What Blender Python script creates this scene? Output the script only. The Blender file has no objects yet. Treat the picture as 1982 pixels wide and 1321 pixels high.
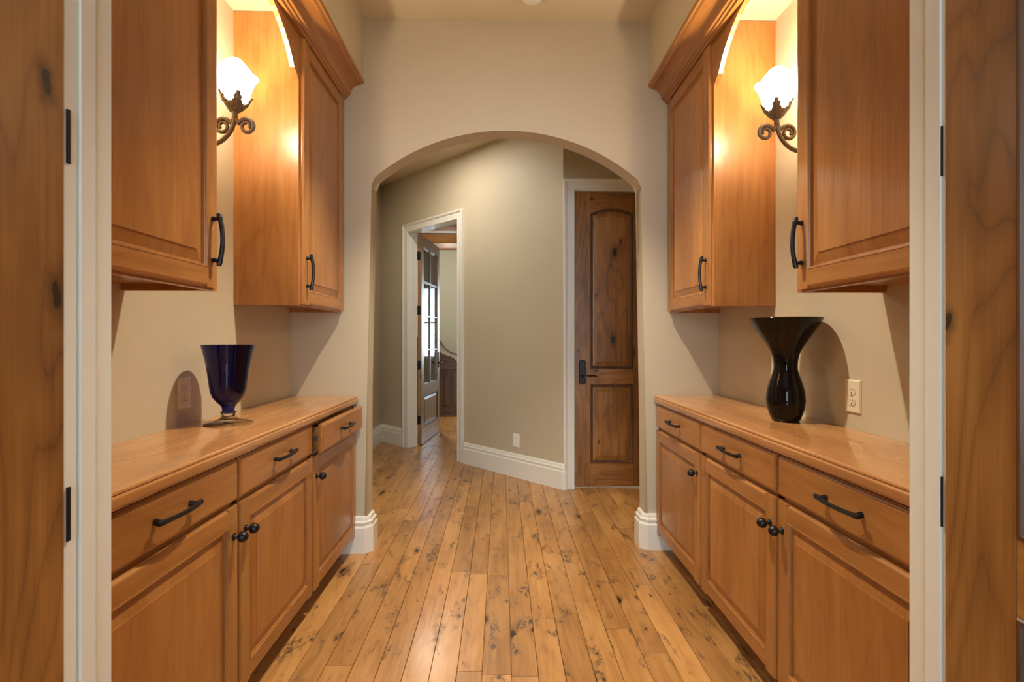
import bpy, bmesh, math, random
from mathutils import Vector, Matrix
random.seed(7)
S = bpy.context.scene
COL = S.collection

# ------------------------------------------------------------------ camera
cam_d = bpy.data.cameras.new('camera'); cam = bpy.data.objects.new('camera', cam_d)
COL.objects.link(cam); S.camera = cam
cam.location = (-0.035, 0.0, 1.222)
cam.rotation_euler = (math.radians(90), 0, math.radians(-1.6))
cam_d.sensor_width = 36.0
cam_d.lens = 940 / 1982 * 36
cam_d.shift_x = -5.26 / 1982
cam_d.shift_y = -2.5 / 1982
cam_d.clip_start = 0.02

# ------------------------------------------------------------------ sky / exposure
W = bpy.data.worlds.new('sky'); S.world = W; W.use_nodes = True
bg = W.node_tree.nodes['Background']
bg.inputs['Color'].default_value = (0.70, 0.84, 1.0, 1)
bg.inputs['Strength'].default_value = 9.5
S.view_settings.view_transform = 'Standard'
S.view_settings.look = 'None'
S.view_settings.gamma = 1
S.view_settings.use_curve_mapping = False
S.view_settings.exposure = 0.33

def portal(name, loc, rot, sx, sy):
    d = bpy.data.lights.new(name, 'AREA'); d.shape = 'RECTANGLE'; d.size = sx; d.size_y = sy
    d.cycles.is_portal = True
    o = bpy.data.objects.new(name, d); COL.objects.link(o); o.location = loc; o.rotation_euler = rot

R90 = math.radians(90)
portal('window_behind_offscreen', (0, -3.52, 1.55), (R90, 0, 0), 3.2, 2.3)       # mirrored in both vases
portal('window_study_offscreen', (0.9, 9.26, 1.55), (-R90, 0, 0), 1.7, 1.41)     # mirrored in the panes of the french door

def lamp_light(name, kind, loc, power, color, rot=(0, 0, 0), size=0.05, spot=None):
    d = bpy.data.lights.new(name, kind); d.energy = power; d.color = color
    if kind == 'AREA': d.shape = 'DISK'; d.size = size
    else: d.shadow_soft_size = size
    if spot: d.spot_size = math.radians(spot); d.spot_blend = 0.55
    o = bpy.data.objects.new(name, d); COL.objects.link(o); o.location = loc; o.rotation_euler = rot
    return o
WARM = (1.0, 0.83, 0.56)
SOFTW = (1.0, 0.90, 0.72)
NEUT = (1.0, 0.93, 0.82)
# ceiling lamps known from what they light: the steep cabinet shadows in the pantry, the scallops on the hall and study walls
lamp_light('pantry_downlight_offscreen', 'SPOT', (0.0, 2.0, 3.07), 230, SOFTW, size=0.03, spot=92)
lamp_light('hall_downlight_offscreen', 'AREA', (-0.75, 4.25, 3.055), 14, NEUT, size=0.13)
lamp_light('study_downlight_offscreen', 'AREA', (-1.2, 7.4, 3.47), 45, NEUT, size=0.16)

# ------------------------------------------------------------------ materials
class NT:
    def __init__(s, name):
        s.m = bpy.data.materials.new(name); s.m.use_nodes = True
        s.t = s.m.node_tree; s.t.nodes.clear()
        s.out = s.n('ShaderNodeOutputMaterial')
    def n(s, t, **kw):
        o = s.t.nodes.new(t)
        for k, v in kw.items(): setattr(o, k, v)
        return o
    def set(s, sock, v):
        if hasattr(v, 'is_linked') or isinstance(v, bpy.types.NodeSocket): s.t.links.new(v, sock)
        else: sock.default_value = v
    def math(s, op, a, b=None, c=None, clamp=False):
        o = s.n('ShaderNodeMath', operation=op, use_clamp=clamp)
        for i, v in enumerate((a, b, c)):
            if v is not None: s.set(o.inputs[i], v)
        return o.outputs[0]
    def vmath(s, op, a, b):
        o = s.n('ShaderNodeVectorMath', operation=op)
        s.set(o.inputs[0], a); s.set(o.inputs[1], b); return o.outputs[0]
    def noise(s, vec, scale, detail=3, rough=0.5, dist=0.0):
        o = s.n('ShaderNodeTexNoise')
        s.set(o.inputs['Vector'], vec); o.inputs['Scale'].default_value = scale
        o.inputs['Detail'].default_value = detail; o.inputs['Roughness'].default_value = rough
        o.inputs['Distortion'].default_value = dist
        return o.outputs['Fac']
    def ramp(s, fac, stops):
        o = s.n('ShaderNodeValToRGB'); e = o.color_ramp.elements
        while len(e) < len(stops): e.new(0.5)
        for el, (p, c) in zip(e, stops):
            el.position = p; el.color = (*c, 1) if len(c) == 3 else c
        s.set(o.inputs[0], fac); return o.outputs[0]
    def mix(s, fac, a, b, mode='MIX'):
        o = s.n('ShaderNodeMix', data_type='RGBA', blend_type=mode)
        s.set(o.inputs[0], fac)
        for i, v in ((6, a), (7, b)):
            s.set(o.inputs[i], (*v, 1) if isinstance(v, tuple) and len(v) == 3 else v)
        return o.outputs[2]
    def smooth(s, v, a, b, lo=0.0, hi=1.0):
        o = s.n('ShaderNodeMapRange', interpolation_type='SMOOTHSTEP')
        s.set(o.inputs[0], v)
        for i, x in ((1, a), (2, b), (3, lo), (4, hi)): o.inputs[i].default_value = x
        return o.outputs[0]
    def bsdf(s, color, rough=0.5, bump=None, bstr=0.1, bdist=0.002, **kw):
        b = s.n('ShaderNodeBsdfPrincipled')
        s.set(b.inputs['Base Color'], (*color, 1) if isinstance(color, tuple) and len(color) == 3 else color)
        s.set(b.inputs['Roughness'], rough)
        for k, v in kw.items(): s.set(b.inputs[k.replace('_', ' ')], v)
        if bump is not None:
            bp = s.n('ShaderNodeBump'); bp.inputs['Strength'].default_value = bstr; bp.inputs['Distance'].default_value = bdist
            s.set(bp.inputs['Height'], bump); s.t.links.new(bp.outputs[0], b.inputs['Normal'])
        s.t.links.new(b.outputs[0], s.out.inputs[0]); return b

AX = {'X': 0, 'Y': 1, 'Z': 2}
def wood(name, light, mid, dark, axis, rough=0.32, coat=0.25, knots=0.0, marks=0.0, grain=0.5, ring=0.45,
         vary=0.25, coatr=0.2, blot=0.5, bstr=0.08, knotcol=(0.02, 0.010, 0.005), ringn=9.0, kcell=(2.6, 6.0), strips=0.0):
    """timber with cathedral rings, fibres, blotches of stain, optional knots and scrape marks"""
    s = NT(name)
    pos = s.n('ShaderNodeNewGeometry').outputs['Position']
    rnd = s.n('ShaderNodeObjectInfo').outputs['Random']
    off = s.n('ShaderNodeCombineXYZ')
    for i, k in enumerate((37.0, 53.0, 71.0)): s.set(off.inputs[i], s.math('MULTIPLY', rnd, k))
    p = s.vmath('ADD', pos, off.outputs[0])
    def stretched(al, ac):
        v = [ac, ac, ac]; v[AX[axis]] = al
        return s.vmath('MULTIPLY', p, tuple(v))
    big = s.noise(stretched(1.1, 6.0), 1.0, 2, 0.45, 0.35)
    rings = s.math('PINGPONG', s.math('MULTIPLY', big, ringn), 0.5)
    rings = s.math('POWER', s.math('MULTIPLY', rings, 2.0, clamp=True), 0.20)
    fib = s.noise(stretched(5.0, 170.0), 1.0, 3, 0.6)
    fib2 = s.noise(stretched(1.6, 38.0), 1.0, 3, 0.55)
    blo = s.noise(stretched(1.6, 5.0), 1.0, 3, 0.55, 0.4)
    f = s.math('ADD', s.math('MULTIPLY', rings, ring), s.math('MULTIPLY', fib, grain * 0.7))
    f = s.math('ADD', f, s.math('MULTIPLY', fib2, grain * 0.8))
    f = s.math('ADD', f, s.math('MULTIPLY', blo, blot))
    tot = ring * 0.86 + grain * 0.75 + blot * 0.5
    f = s.math('MULTIPLY', f, 0.5 / tot)
    col = s.ramp(f, [(0.32, dark), (0.5, mid), (0.66, light)])
    sp = s.n('ShaderNodeSeparateXYZ'); s.set(sp.inputs[0], p)
    oth = [i for i in range(3) if i != AX[axis]]
    across = s.math('ADD', sp.outputs[oth[0]], sp.outputs[oth[1]])
    along = sp.outputs[AX[axis]]
    if strips > 0:      # panel glued up from narrow boards
        wn = s.n('ShaderNodeTexWhiteNoise', noise_dimensions='1D')
        s.set(wn.inputs['W'], s.math('FLOOR', s.math('MULTIPLY', across, 11.0)))
        st = s.math('MULTIPLY_ADD', wn.outputs['Value'], strips, 1.0 - strips * 0.5)
        cb = s.n('ShaderNodeCombineXYZ')
        for i in range(3): s.set(cb.inputs[i], st)
        col = s.mix(1.0, col, cb.outputs[0], 'MULTIPLY')
    # every board its own tone
    tone = s.math('MULTIPLY_ADD', rnd, vary, 1.0 - vary * 0.5)
    cmb = s.n('ShaderNodeCombineXYZ')
    for i in range(3): s.set(cmb.inputs[i], tone)
    col = s.mix(1.0, col, cmb.outputs[0], 'MULTIPLY')
    h = s.math('ADD', fib, s.math('MULTIPLY', fib2, 1.5))
    if knots > 0:
        cv = s.n('ShaderNodeCombineXYZ'); s.set(cv.inputs[0], s.math('MULTIPLY', along, kcell[0])); s.set(cv.inputs[1], s.math('MULTIPLY', across, kcell[1]))
        vv = cv.outputs[0]
        wob = s.n('ShaderNodeTexNoise'); s.set(wob.inputs['Vector'], p); wob.inputs['Scale'].default_value = 22; wob.inputs['Detail'].default_value = 3
        vv = s.vmath('ADD', vv, s.vmath('MULTIPLY', s.vmath('SUBTRACT', wob.outputs['Color'], (0.5, 0.5, 0.5)), (0.16, 0.16, 0.16)))
        vo = s.n('ShaderNodeTexVoronoi', voronoi_dimensions='2D'); s.set(vo.inputs['Vector'], vv); vo.inputs['Scale'].default_value = 1.0
        sep = s.n('ShaderNodeSeparateColor'); s.set(sep.inputs[0], vo.outputs['Color'])
        has = s.math('LESS_THAN', sep.outputs[0], knots)
        rad = s.math('MULTIPLY_ADD', s.math('POWER', sep.outputs[1], 2.0), 0.085, 0.022)
        d = s.math('DIVIDE', vo.outputs['Distance'], rad)
        core = s.math('MULTIPLY', s.smooth(d, 0.7, 1.1, 1.0, 0.0), has)
        halo = s.math('MULTIPLY', s.smooth(d, 0.8, 3.2, 0.65, 0.0), has)
        col = s.mix(halo, col, tuple(c * 0.45 for c in dark))
        col = s.mix(core, col, knotcol)
    if marks > 0:
        m1 = s.noise(stretched(6.0, 14.0), 1.0, 3, 0.55, 0.5)
        m2 = s.noise(stretched(38.0, 75.0), 1.0, 5, 0.7, 0.8)
        mk = s.math('MULTIPLY', s.smooth(m1, 0.54, 0.67), s.smooth(m2, 0.40, 0.60))
        col = s.mix(s.math('MULTIPLY', mk, marks), col, (0.055, 0.032, 0.020))
        h = s.math('SUBTRACT', h, s.math('MULTIPLY', mk, 1.5))
        h = s.math('ADD', h, s.math('MULTIPLY', s.noise(stretched(3.0, 16.0), 1.0, 2), 6.0))
    r = s.math('MULTIPLY_ADD', fib2, 0.16, rough - 0.08)
    s.bsdf(col, r, bump=h, bstr=bstr, Coat_Weight=coat, Coat_Roughness=coatr)
    return s.m

def plain(name, col, rough=0.5, noise=0.0, nscale=40, bstr=0.0, metallic=0.0, **kw):
    s = NT(name)
    pos = s.n('ShaderNodeNewGeometry').outputs['Position']
    nz = s.noise(pos, nscale, 4, 0.6)
    c = s.mix(nz, tuple(x * (1 - noise) for x in col), tuple(min(1, x * (1 + noise)) for x in col))
    s.bsdf(c, rough, bump=nz, bstr=bstr, Metallic=metallic, **kw)
    return s.m

M = {}
CL, CM, CD = (0.48, 0.218, 0.060), (0.370, 0.146, 0.033), (0.225, 0.076, 0.015)
for ax in 'XYZ':
    M['cab' + ax] = wood('alder_cabinet_' + ax, CL, CM, CD, ax, rough=0.34, coat=0.35, coatr=0.22, ring=0.22, grain=0.5, blot=0.85, vary=0.10, strips=0.16 if ax == 'Z' else 0.0)
    M['knotty' + ax] = wood('knotty_alder_' + ax, (0.46, 0.215, 0.052), (0.29, 0.116, 0.025), (0.12, 0.043, 0.010), ax, rough=0.36, coat=0.3,
                            knots=0.34, ring=0.50, grain=0.55, blot=1.0, vary=0.18, coatr=0.22, ringn=10.0)
    M['study' + ax] = wood('walnut_stain_' + ax, (0.20, 0.105, 0.060), (0.125, 0.060, 0.034), (0.06, 0.028, 0.016), ax, rough=0.38, coat=0.2, vary=0.15)
for key, ax in (('coated_level', 'Y'), ('coated_upright', 'Z')):
    M[key] = wood(key + '_alder', (0.40, 0.22, 0.085), (0.26, 0.125, 0.045), (0.12, 0.055, 0.02), ax, rough=0.45, coat=1.0, knots=0.25, coatr=0.36)
M['glaze'] = wood('dark_glaze', (0.18, 0.072, 0.020), (0.11, 0.042, 0.012), (0.05, 0.018, 0.006), 'Z', rough=0.5, coat=0.12)
M['planks'] = wood('hand_scraped_plank', (0.60, 0.325, 0.112), (0.46, 0.220, 0.066), (0.24, 0.104, 0.031), 'Y', rough=0.33, coat=0.3, coatr=0.2,
                   knots=0.26, marks=0.9, ring=0.25, grain=0.55, blot=0.9, vary=0.34, bstr=0.16, kcell=(3.0, 7.0), knotcol=(0.03, 0.014, 0.007))
M['counter'] = wood('alder_countertop', (0.62, 0.310, 0.115), (0.50, 0.225, 0.075), (0.36, 0.145, 0.042), 'Y', rough=0.28, coat=0.8, coatr=0.07, ring=0.12, grain=0.35, blot=0.9, vary=0.0, bstr=0.0)
M['wall'] = plain('beige_wall_paint', (0.54, 0.46, 0.325), 0.55, 0.03, 9, 0.02)
M['ceiling'] = plain('beige_ceiling_paint', (0.64, 0.55, 0.39), 0.6, 0.02, 9, 0.02)
M['study_wall'] = plain('sage_wall_paint', (0.52, 0.50, 0.38), 0.6, 0.02, 9, 0.02)
M['trim'] = plain('cream_trim_paint', (0.80, 0.76, 0.67), 0.34, 0.015, 20, 0.01, Coat_Weight=0.2)
M['iron'] = plain('oil_rubbed_bronze', (0.035, 0.032, 0.032), 0.36, 0.35, 60, 0.05, metallic=0.85)
M['bronze'] = plain('brown_bronze', (0.20, 0.165, 0.115), 0.5, 0.25, 70, 0.08, metallic=0.3)
M['blackglass'] = plain('black_glass', (0.006, 0.004, 0.004), 0.05, 0.0, 10, 0.0, Specular_IOR_Level=0.28)
M['subfloor'] = plain('plywood_subfloor', (0.36, 0.23, 0.12), 0.7, 0.1, 30)
M['plastic'] = plain('ivory_plastic', (0.74, 0.66, 0.48), 0.35)
M['whiteplastic'] = plain('white_plastic', (0.82, 0.80, 0.76), 0.35)
M['slot'] = plain('outlet_slot', (0.03, 0.026, 0.02), 0.6)
M['tambour'] = plain('pale_tambour', (0.42, 0.36, 0.30), 0.45, 0.1, 60, 0.03)
M['steel'] = plain('drawer_slide_steel', (0.35, 0.34, 0.33), 0.35, metallic=1.0)
def glass(name, col, rough=0.0, ior=1.45):
    s = NT(name); s.bsdf(col, rough, Transmission_Weight=1.0, IOR=ior); return s.m

M['cobalt'] = glass('cobalt_glass', (0.003, 0.010, 0.26))
def pane_mat(name='window_pane_glass', ior=1.5, k=1.6):
    s = NT(name)
    tr = s.n('ShaderNodeBsdfTransparent'); tr.inputs[0].default_value = (0.93, 0.96, 0.95, 1)
    gl = s.n('ShaderNodeBsdfGlossy'); gl.inputs['Roughness'].default_value = 0.0
    fr = s.n('ShaderNodeFresnel'); fr.inputs[0].default_value = ior
    mx = s.n('ShaderNodeMixShader')
    s.t.links.new(s.math('MULTIPLY', fr.outputs[0], k, clamp=True), mx.inputs[0])
    s.t.links.new(tr.outputs[0], mx.inputs[1]); s.t.links.new(gl.outputs[0], mx.inputs[2])
    s.t.links.new(mx.outputs[0], s.out.inputs[0]); return s.m
M['pane'] = pane_mat()
M['clear'] = pane_mat('clear_glass', 1.45, 1.0)
def shade_mat():
    s = NT('lit_frosted_glass')
    tr = s.n('ShaderNodeBsdfTransparent'); tr.inputs[0].default_value = (1, 0.96, 0.9, 1)
    em = s.n('ShaderNodeEmission'); em.inputs[0].default_value = (1.0, 0.88, 0.70, 1); em.inputs[1].default_value = 26.0
    mx = s.n('ShaderNodeMixShader'); mx.inputs[0].default_value = 0.55
    s.t.links.new(tr.outputs[0], mx.inputs[1]); s.t.links.new(em.outputs[0], mx.inputs[2])
    s.t.links.new(mx.outputs[0], s.out.inputs[0]); return s.m
M['shade'] = shade_mat()
def emit(name, col, st):
    s = NT(name); e = s.n('ShaderNodeEmission'); e.inputs[0].default_value = (*col, 1); e.inputs[1].default_value = st
    s.t.links.new(e.outputs[0], s.out.inputs[0]); return s.m
M['lens'] = emit('lit_lens', SOFTW, 12.0)

# ------------------------------------------------------------------ object helpers
ORG = {}
def tag(o, label=None, cat=None, group=None, kind=None):
    if label: o['label'] = label
    if cat: o['category'] = cat
    if group: o['group'] = group
    if kind: o['kind'] = kind
    return o
def thing(name, origin, label=None, cat=None, group=None, kind=None):
    o = bpy.data.objects.new(name, None); COL.objects.link(o); o.empty_display_size = 0.05
    o.location = origin; ORG[o.name] = Vector(origin)
    return tag(o, label, cat, group, kind)
def obj(name, bm, mat, parent=None, smooth=False, origin=None, angle=35):
    """link a bmesh that holds world coordinates as one object"""
    bmesh.ops.remove_doubles(bm, verts=bm.verts, dist=1e-6)
    bmesh.ops.recalc_face_normals(bm, faces=bm.faces)
    if parent is not None: og = ORG[parent.name]
    elif origin is not None: og = Vector(origin)
    else:
        vs = [v.co for v in bm.verts]
        og = Vector(((min(v.x for v in vs) + max(v.x for v in vs)) / 2, (min(v.y for v in vs) + max(v.y for v in vs)) / 2, min(v.z for v in vs)))
    for v in bm.verts: v.co -= og
    me = bpy.data.meshes.new(name); bm.to_mesh(me); bm.free()
    if smooth:
        for f in me.polygons: f.use_smooth = True
        me.set_sharp_from_angle(angle=math.radians(angle))
    me.materials.append(M[mat] if isinstance(mat, str) else mat)
    o = bpy.data.objects.new(name, me); COL.objects.link(o)
    ORG[o.name] = og
    if parent is not None: o.parent = parent
    else: o.location = og
    return o
def struct(name, bm, mat, parent=None, smooth=False):
    o = obj(name, bm, mat, parent, smooth)
    if parent is None: o['kind'] = 'structure'
    return o
def ident(u, v, n): return Vector((u, v, n))
def face(bm, vs):
    try: return bm.faces.new(vs)
    except ValueError: return None
def loft(bm, rings, close=True, cap0=True, cap1=True, fn=None):
    vr = [[bm.verts.new(fn(*p) if fn else p) for p in r] for r in rings]
    for a, b in zip(vr, vr[1:]):
        n = len(a)
        for i in range(n if close else n - 1):
            j = (i + 1) % n
            face(bm, [a[i], a[j], b[j], b[i]])
    if cap0: face(bm, list(reversed(vr[0])))
    if cap1: face(bm, vr[-1])
    return vr
def box(bm, x0, x1, y0, y1, z0, z1, fn=None, bev=0.0, seg=1):
    r = [[(x0, y0, z0), (x1, y0, z0), (x1, y1, z0), (x0, y1, z0)], [(x0, y0, z1), (x1, y0, z1), (x1, y1, z1), (x0, y1, z1)]]
    vr = loft(bm, r, fn=fn)
    if bev > 0:
        vs = vr[0] + vr[1]
        es = {e for v in vs for e in v.link_edges}
        bmesh.ops.bevel(bm, geom=list(es), offset=bev, segments=seg, affect='EDGES', profile=0.5)
    return vr
def bbox(*a, **k):
    bm = bmesh.new(); box(bm, *a, **k); return bm
def prism(bm, pts, fa, fb):
    """pts 2-D, fa/fb map a 2-D point to 3-D for each end"""
    return loft(bm, [[fa(*p) for p in pts], [fb(*p) for p in pts]])
def tube(bm, path, rad, n=10, cap=True, flat=1.0):
    path = [Vector(p) for p in path]; rings = []
    up = None
    for i, p in enumerate(path):
        d = (path[min(i + 1, len(path) - 1)] - path[max(i - 1, 0)]).normalized()
        if up is None:
            up = Vector((0, 0, 1)) if abs(d.z) < 0.9 else Vector((0, 1, 0))
        a = d.cross(up).normalized(); b = a.cross(d).normalized(); up = b
        r = rad[i] if isinstance(rad, (list, tuple)) else rad
        rings.append([p + a * r * flat * math.cos(2 * math.pi * k / n) + b * r * math.sin(2 * math.pi * k / n) for k in range(n)])
    loft(bm, rings, cap0=cap, cap1=cap)
def lathe(bm, prof, c, n=40, axis='Z', sign=1, cap=True):
    rings = []
    for r, h in prof:
        ring = []
        for k in range(n):
            a = 2 * math.pi * k / n; u, v = r * math.cos(a), r * math.sin(a)
            if axis == 'Z': ring.append((c[0] + u, c[1] + v, c[2] + h))
            elif axis == 'X': ring.append((c[0] + sign * h, c[1] + u, c[2] + v))
            else: ring.append((c[0] + u, c[1] + sign * h, c[2] + v))
        rings.append(ring)
    loft(bm, rings, cap0=cap, cap1=cap)
def rectring(u0, u1, v0, v1, d, n):
    return [(u0 + d, v0 + d, n), (u1 - d, v0 + d, n), (u1 - d, v1 - d, n), (u0 + d, v1 - d, n)]
def archring(u0, u1, v0, v1, rise, d, n, seg=14):
    """rectangle whose top is a segmental arch with its crown at v1"""
    w = u1 - u0; R = (w * w / 4 + rise * rise) / (2 * rise); cu = (u0 + u1) / 2; cv = v1 - R
    R2 = R - d; hw = w / 2 - d; a = math.asin(hw / R2)
    pts = [(u0 + d, v0 + d, n), (u1 - d, v0 + d, n)]
    for k in range(seg + 1):
        t = a - 2 * a * k / seg
        pts.append((cu + R2 * math.sin(t), cv + R2 * math.cos(t), n))
    return pts
def sweep_plan(bm, prof, pts, side=1, closed=False):
    """profile (d, z) swept along a plan polyline, d measured to the left of travel times side; mitred"""
    P = [Vector(p) for p in pts]; rings = []
    for i, p in enumerate(P):
        d0 = (P[i] - P[i - 1]).normalized() if i > 0 else (P[1] - P[0]).normalized()
        d1 = (P[i + 1] - P[i]).normalized() if i < len(P) - 1 else d0
        n0 = Vector((-d0.y, d0.x)); n1 = Vector((-d1.y, d1.x))
        m = (n0 + n1).normalized(); k = 1 / max(0.3, m.dot(n0))
        rings.append([(p.x + m.x * d * k * side, p.y + m.y * d * k * side, z) for d, z in prof])
    loft(bm, rings)

# ------------------------------------------------------------------ dimensions (metres; x=0 is the pantry axis)
WX = 1.24; YN = 0.925; YF = 2.82; CEIL = 3.08; WT = 0.12
SOF = 0.83; UPF = 0.932; CTZ = 0.898; AW = 0.804
# hall
P1 = Vector((0.472, 3.962)); DD = Vector((-0.70711, 0.70711)); DN = Vector((-0.70711, -0.70711))   # diagonal wall, DN faces the hall
def diag(t, n, z):
    p = P1 + DD * t + DN * n
    return Vector((p.x, p.y, z))
HLX = -1.485; TL = 2.768   # left hall wall, end of diagonal wall
FO0, FO1 = 1.327, 2.20     # french door opening along the diagonal
SY = 9.2; SCEIL = 3.5

# ================================================================== the setting
# ---- floors
fl = struct('floor', bbox(-3.0, 3.0, 0.2, 9.4, -0.10, -0.014), 'subfloor')
def plank(x0, x1, y0, y1):
    bm = bmesh.new(); g = 0.0007; dz = random.uniform(-0.0006, 0.0004)
    tl = random.uniform(-0.0006, 0.0006)
    a, b, c, d = x0 + g, x1 - g, y0 + g, y1 - g; e = 0.0013
    lo = [(a, c, -0.014), (b, c, -0.014), (b, d, -0.014), (a, d, -0.014)]
    md = [(a, c, -0.0022 + dz), (b, c, -0.0022 + dz), (b, d, -0.0022 + dz), (a, d, -0.0022 + dz)]
    f = 0.0006
    hi = [(a + e, c + f, dz + tl), (b - e, c + f, dz - tl), (b - e, d - f, dz - tl), (a + e, d - f, dz + tl)]
    loft(bm, [lo, md, hi])
    obj('plank', bm, 'planks', fl)
x = -1.62
while x < 1.62:
    w = random.choice((0.093, 0.098, 0.103, 0.108)); xa, xb = x, x + w; xm = (xa + xb) / 2
    y0 = 0.2 if abs(xm) < WX else 2.88
    if xm > 0.50: y1 = 4.0
    elif xm > -0.30: y1 = 3.962 + (0.472 - xa) + 0.05
    else: y1 = SY
    if xm < HLX - 0.02: y0 = 5.85
    y = y0 - random.uniform(0, 0.6)
    while y < y1:
        L = random.uniform(0.65, 1.75)
        a, b = max(y, y0), min(y + L, y1)
        if y1 - b < 0.2: b = y1
        if b - a > 0.03: plank(xa, xb, a, b)
        if b >= y1: break
        y += L
    x = xb
struct('floor_entry', bbox(-2.6, 2.6, -3.6, 0.2, -0.10, 0.0), 'planks')
# ---- ceilings
struct('ceiling', bbox(-3.0, 3.0, -3.7, 3.9, CEIL, CEIL + 0.1), 'ceiling')
bm = bmesh.new()   # hall ceiling between the arch wall and the diagonal
pl = [(-3.0, 3.9), (3.0, 3.9), (3.0, 4.1), (0.43, 4.1), (-1.56, 6.03), (-3.0, 6.03)]
prism(bm, pl, lambda a, b: (a, b, CEIL), lambda a, b: (a, b, CEIL + 0.1)); struct('ceiling_hall', bm, 'ceiling')
# ---- pantry side walls
struct('wall_left', bbox(-WX - WT, -WX, 0.80, YF + 0.01, -0.014, CEIL), 'wall')
struct('wall_right', bbox(WX, WX + WT, 0.80, YF + 0.01, -0.014, CEIL), 'wall')
# ---- soffits over the cabinets
struct('wall_soffit_left', bbox(-WX, -SOF, YN, YF, 2.706, CEIL), 'wall')
struct('wall_soffit_right', bbox(SOF, WX, YN, YF, 2.706, CEIL), 'wall')
# ---- arch wall
def arch_wall():
    bm = bmesh.new(); spring, crown, hw = 2.124, 2.437, AW
    rise = crown - spring; R = (hw * hw + rise * rise) / (2 * rise); a = math.asin(hw / R); cz = crown - R
    op = [(-hw, -0.014)]
    for k in range(33):
        t = -a + 2 * a * k / 32
        op.append((R * math.sin(t), cz + R * math.cos(t)))
    op.append((hw, -0.014))
    pts = op + [(1.7, -0.014), (1.7, CEIL), (-1.7, CEIL), (-1.7, -0.014)]
    vr = prism(bm, pts, lambda u, v: (u, YF, v), lambda u, v: (u, YF + WT, v))
    es = []
    for r in vr:
        ring = r[:len(op)]
        for v0, v1 in zip(ring, ring[1:]):
            for e in v0.link_edges:
                if e.other_vert(v0) == v1: es.append(e)
    bmesh.ops.bevel(bm, geom=es, offset=0.022, segments=5, affect='EDGES', profile=0.5)
    return struct('wall_arch', bm, 'wall', smooth=True)
arch_wall()
# ---- entry doorway wall (between the room behind the camera and the pantry)
JX = 0.76; YD = 0.832
for s, nm in ((-1, 'left'), (1, 'right')):
    a, b = sorted((s * (JX + 0.02), s * 2.6))
    struct('wall_entry_' + nm, bbox(a, b, YD - 0.01, YN - 0.022, 0, CEIL), 'wall')
struct('wall_entry_header', bbox(-JX - 0.02, JX + 0.02, YD - 0.01, YN - 0.022, 2.47, CEIL), 'wall')
tr = thing('trim_1', (0, YD, 0), kind='structure')
for s in (-1, 1):
    a, b = sorted((s * JX, s * (JX + 0.02)))
    obj('jamb', bbox(a, b, YD - 0.01, YN, 0, 2.45, bev=0.001), 'trim', tr)
    a, b = sorted((s * (JX - 0.004), s * JX))
    obj('door_stop', bbox(a, b, 0.853, 0.886, 0, 2.44, bev=0.002), 'trim', tr)
    # casing on the pantry side, with a stepped inner edge
    bm = bmesh.new()
    sec = [(0.021, 0), (0.100, 0), (0.100, 0.022), (0.085, 0.026), (0.080, 0.020), (0.034, 0.016), (0.028, 0.020), (0.021, 0.018)]
    prism(bm, sec, lambda d, n: (s * (JX + d), YN - 0.022 + n, 0), lambda d, n: (s * (JX + d), YN - 0.022 + n, 2.54))
    obj('casing', bm, 'trim', tr)
    bm = bmesh.new()
    prism(bm, sec, lambda d, n: (s * (JX + d), YD - 0.01 - n, 0), lambda d, n: (s * (JX + d), YD - 0.01 - n, 2.54))
    obj('casing', bm, 'trim', tr)
obj('head_jamb', bbox(-JX, JX, YD - 0.01, YN - 0.018, 2.45, 2.47), 'trim', tr)
obj('head_casing', bbox(-JX - 0.1, JX + 0.1, YN - 0.022, YN - 0.004, 2.454, 2.55), 'trim', tr)

# ---- hall walls
struct('wall_hall_left', bbox(HLX - 0.1, HLX, YF + WT, 5.99, -0.014, CEIL), 'wall')
struct('wall_hall_right', bbox(1.5, 1.6, YF + WT, 3.99, -0.014, CEIL), 'wall')
dfn = lambda t, n, z: diag(t, n, z)
struct('wall_diagonal', bbox(0.0, FO0 - 0.018, -WT, 0, -0.014, CEIL + 0.45, fn=dfn), 'wall')
struct('wall_diagonal_far', bbox(FO1 + 0.018, TL, -WT, 0, -0.014, CEIL + 0.45, fn=dfn), 'wall')
struct('wall_diagonal_header', bbox(FO0 - 0.018, FO1 + 0.018, -WT, 0, 2.458, CEIL + 0.45, fn=dfn), 'wall')
DWY = P1.y; DX0, DX1 = 0.570, 1.180
struct('wall_closet_left', bbox(P1.x, DX0 - 0.02, DWY, DWY + 0.12, -0.014, CEIL), 'wall')
struct('wall_closet_right', bbox(DX1 + 0.02, 1.5, DWY, DWY + 0.12, -0.014, CEIL), 'wall')
struct('wall_closet_header', bbox(DX0 - 0.02, DX1 + 0.02, DWY, DWY + 0.12, 2.458, CEIL), 'wall')
struct('wall_closet_back', bbox(0.45, 1.6, DWY + 0.5, DWY + 0.6, -0.014, CEIL), 'wall')

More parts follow.
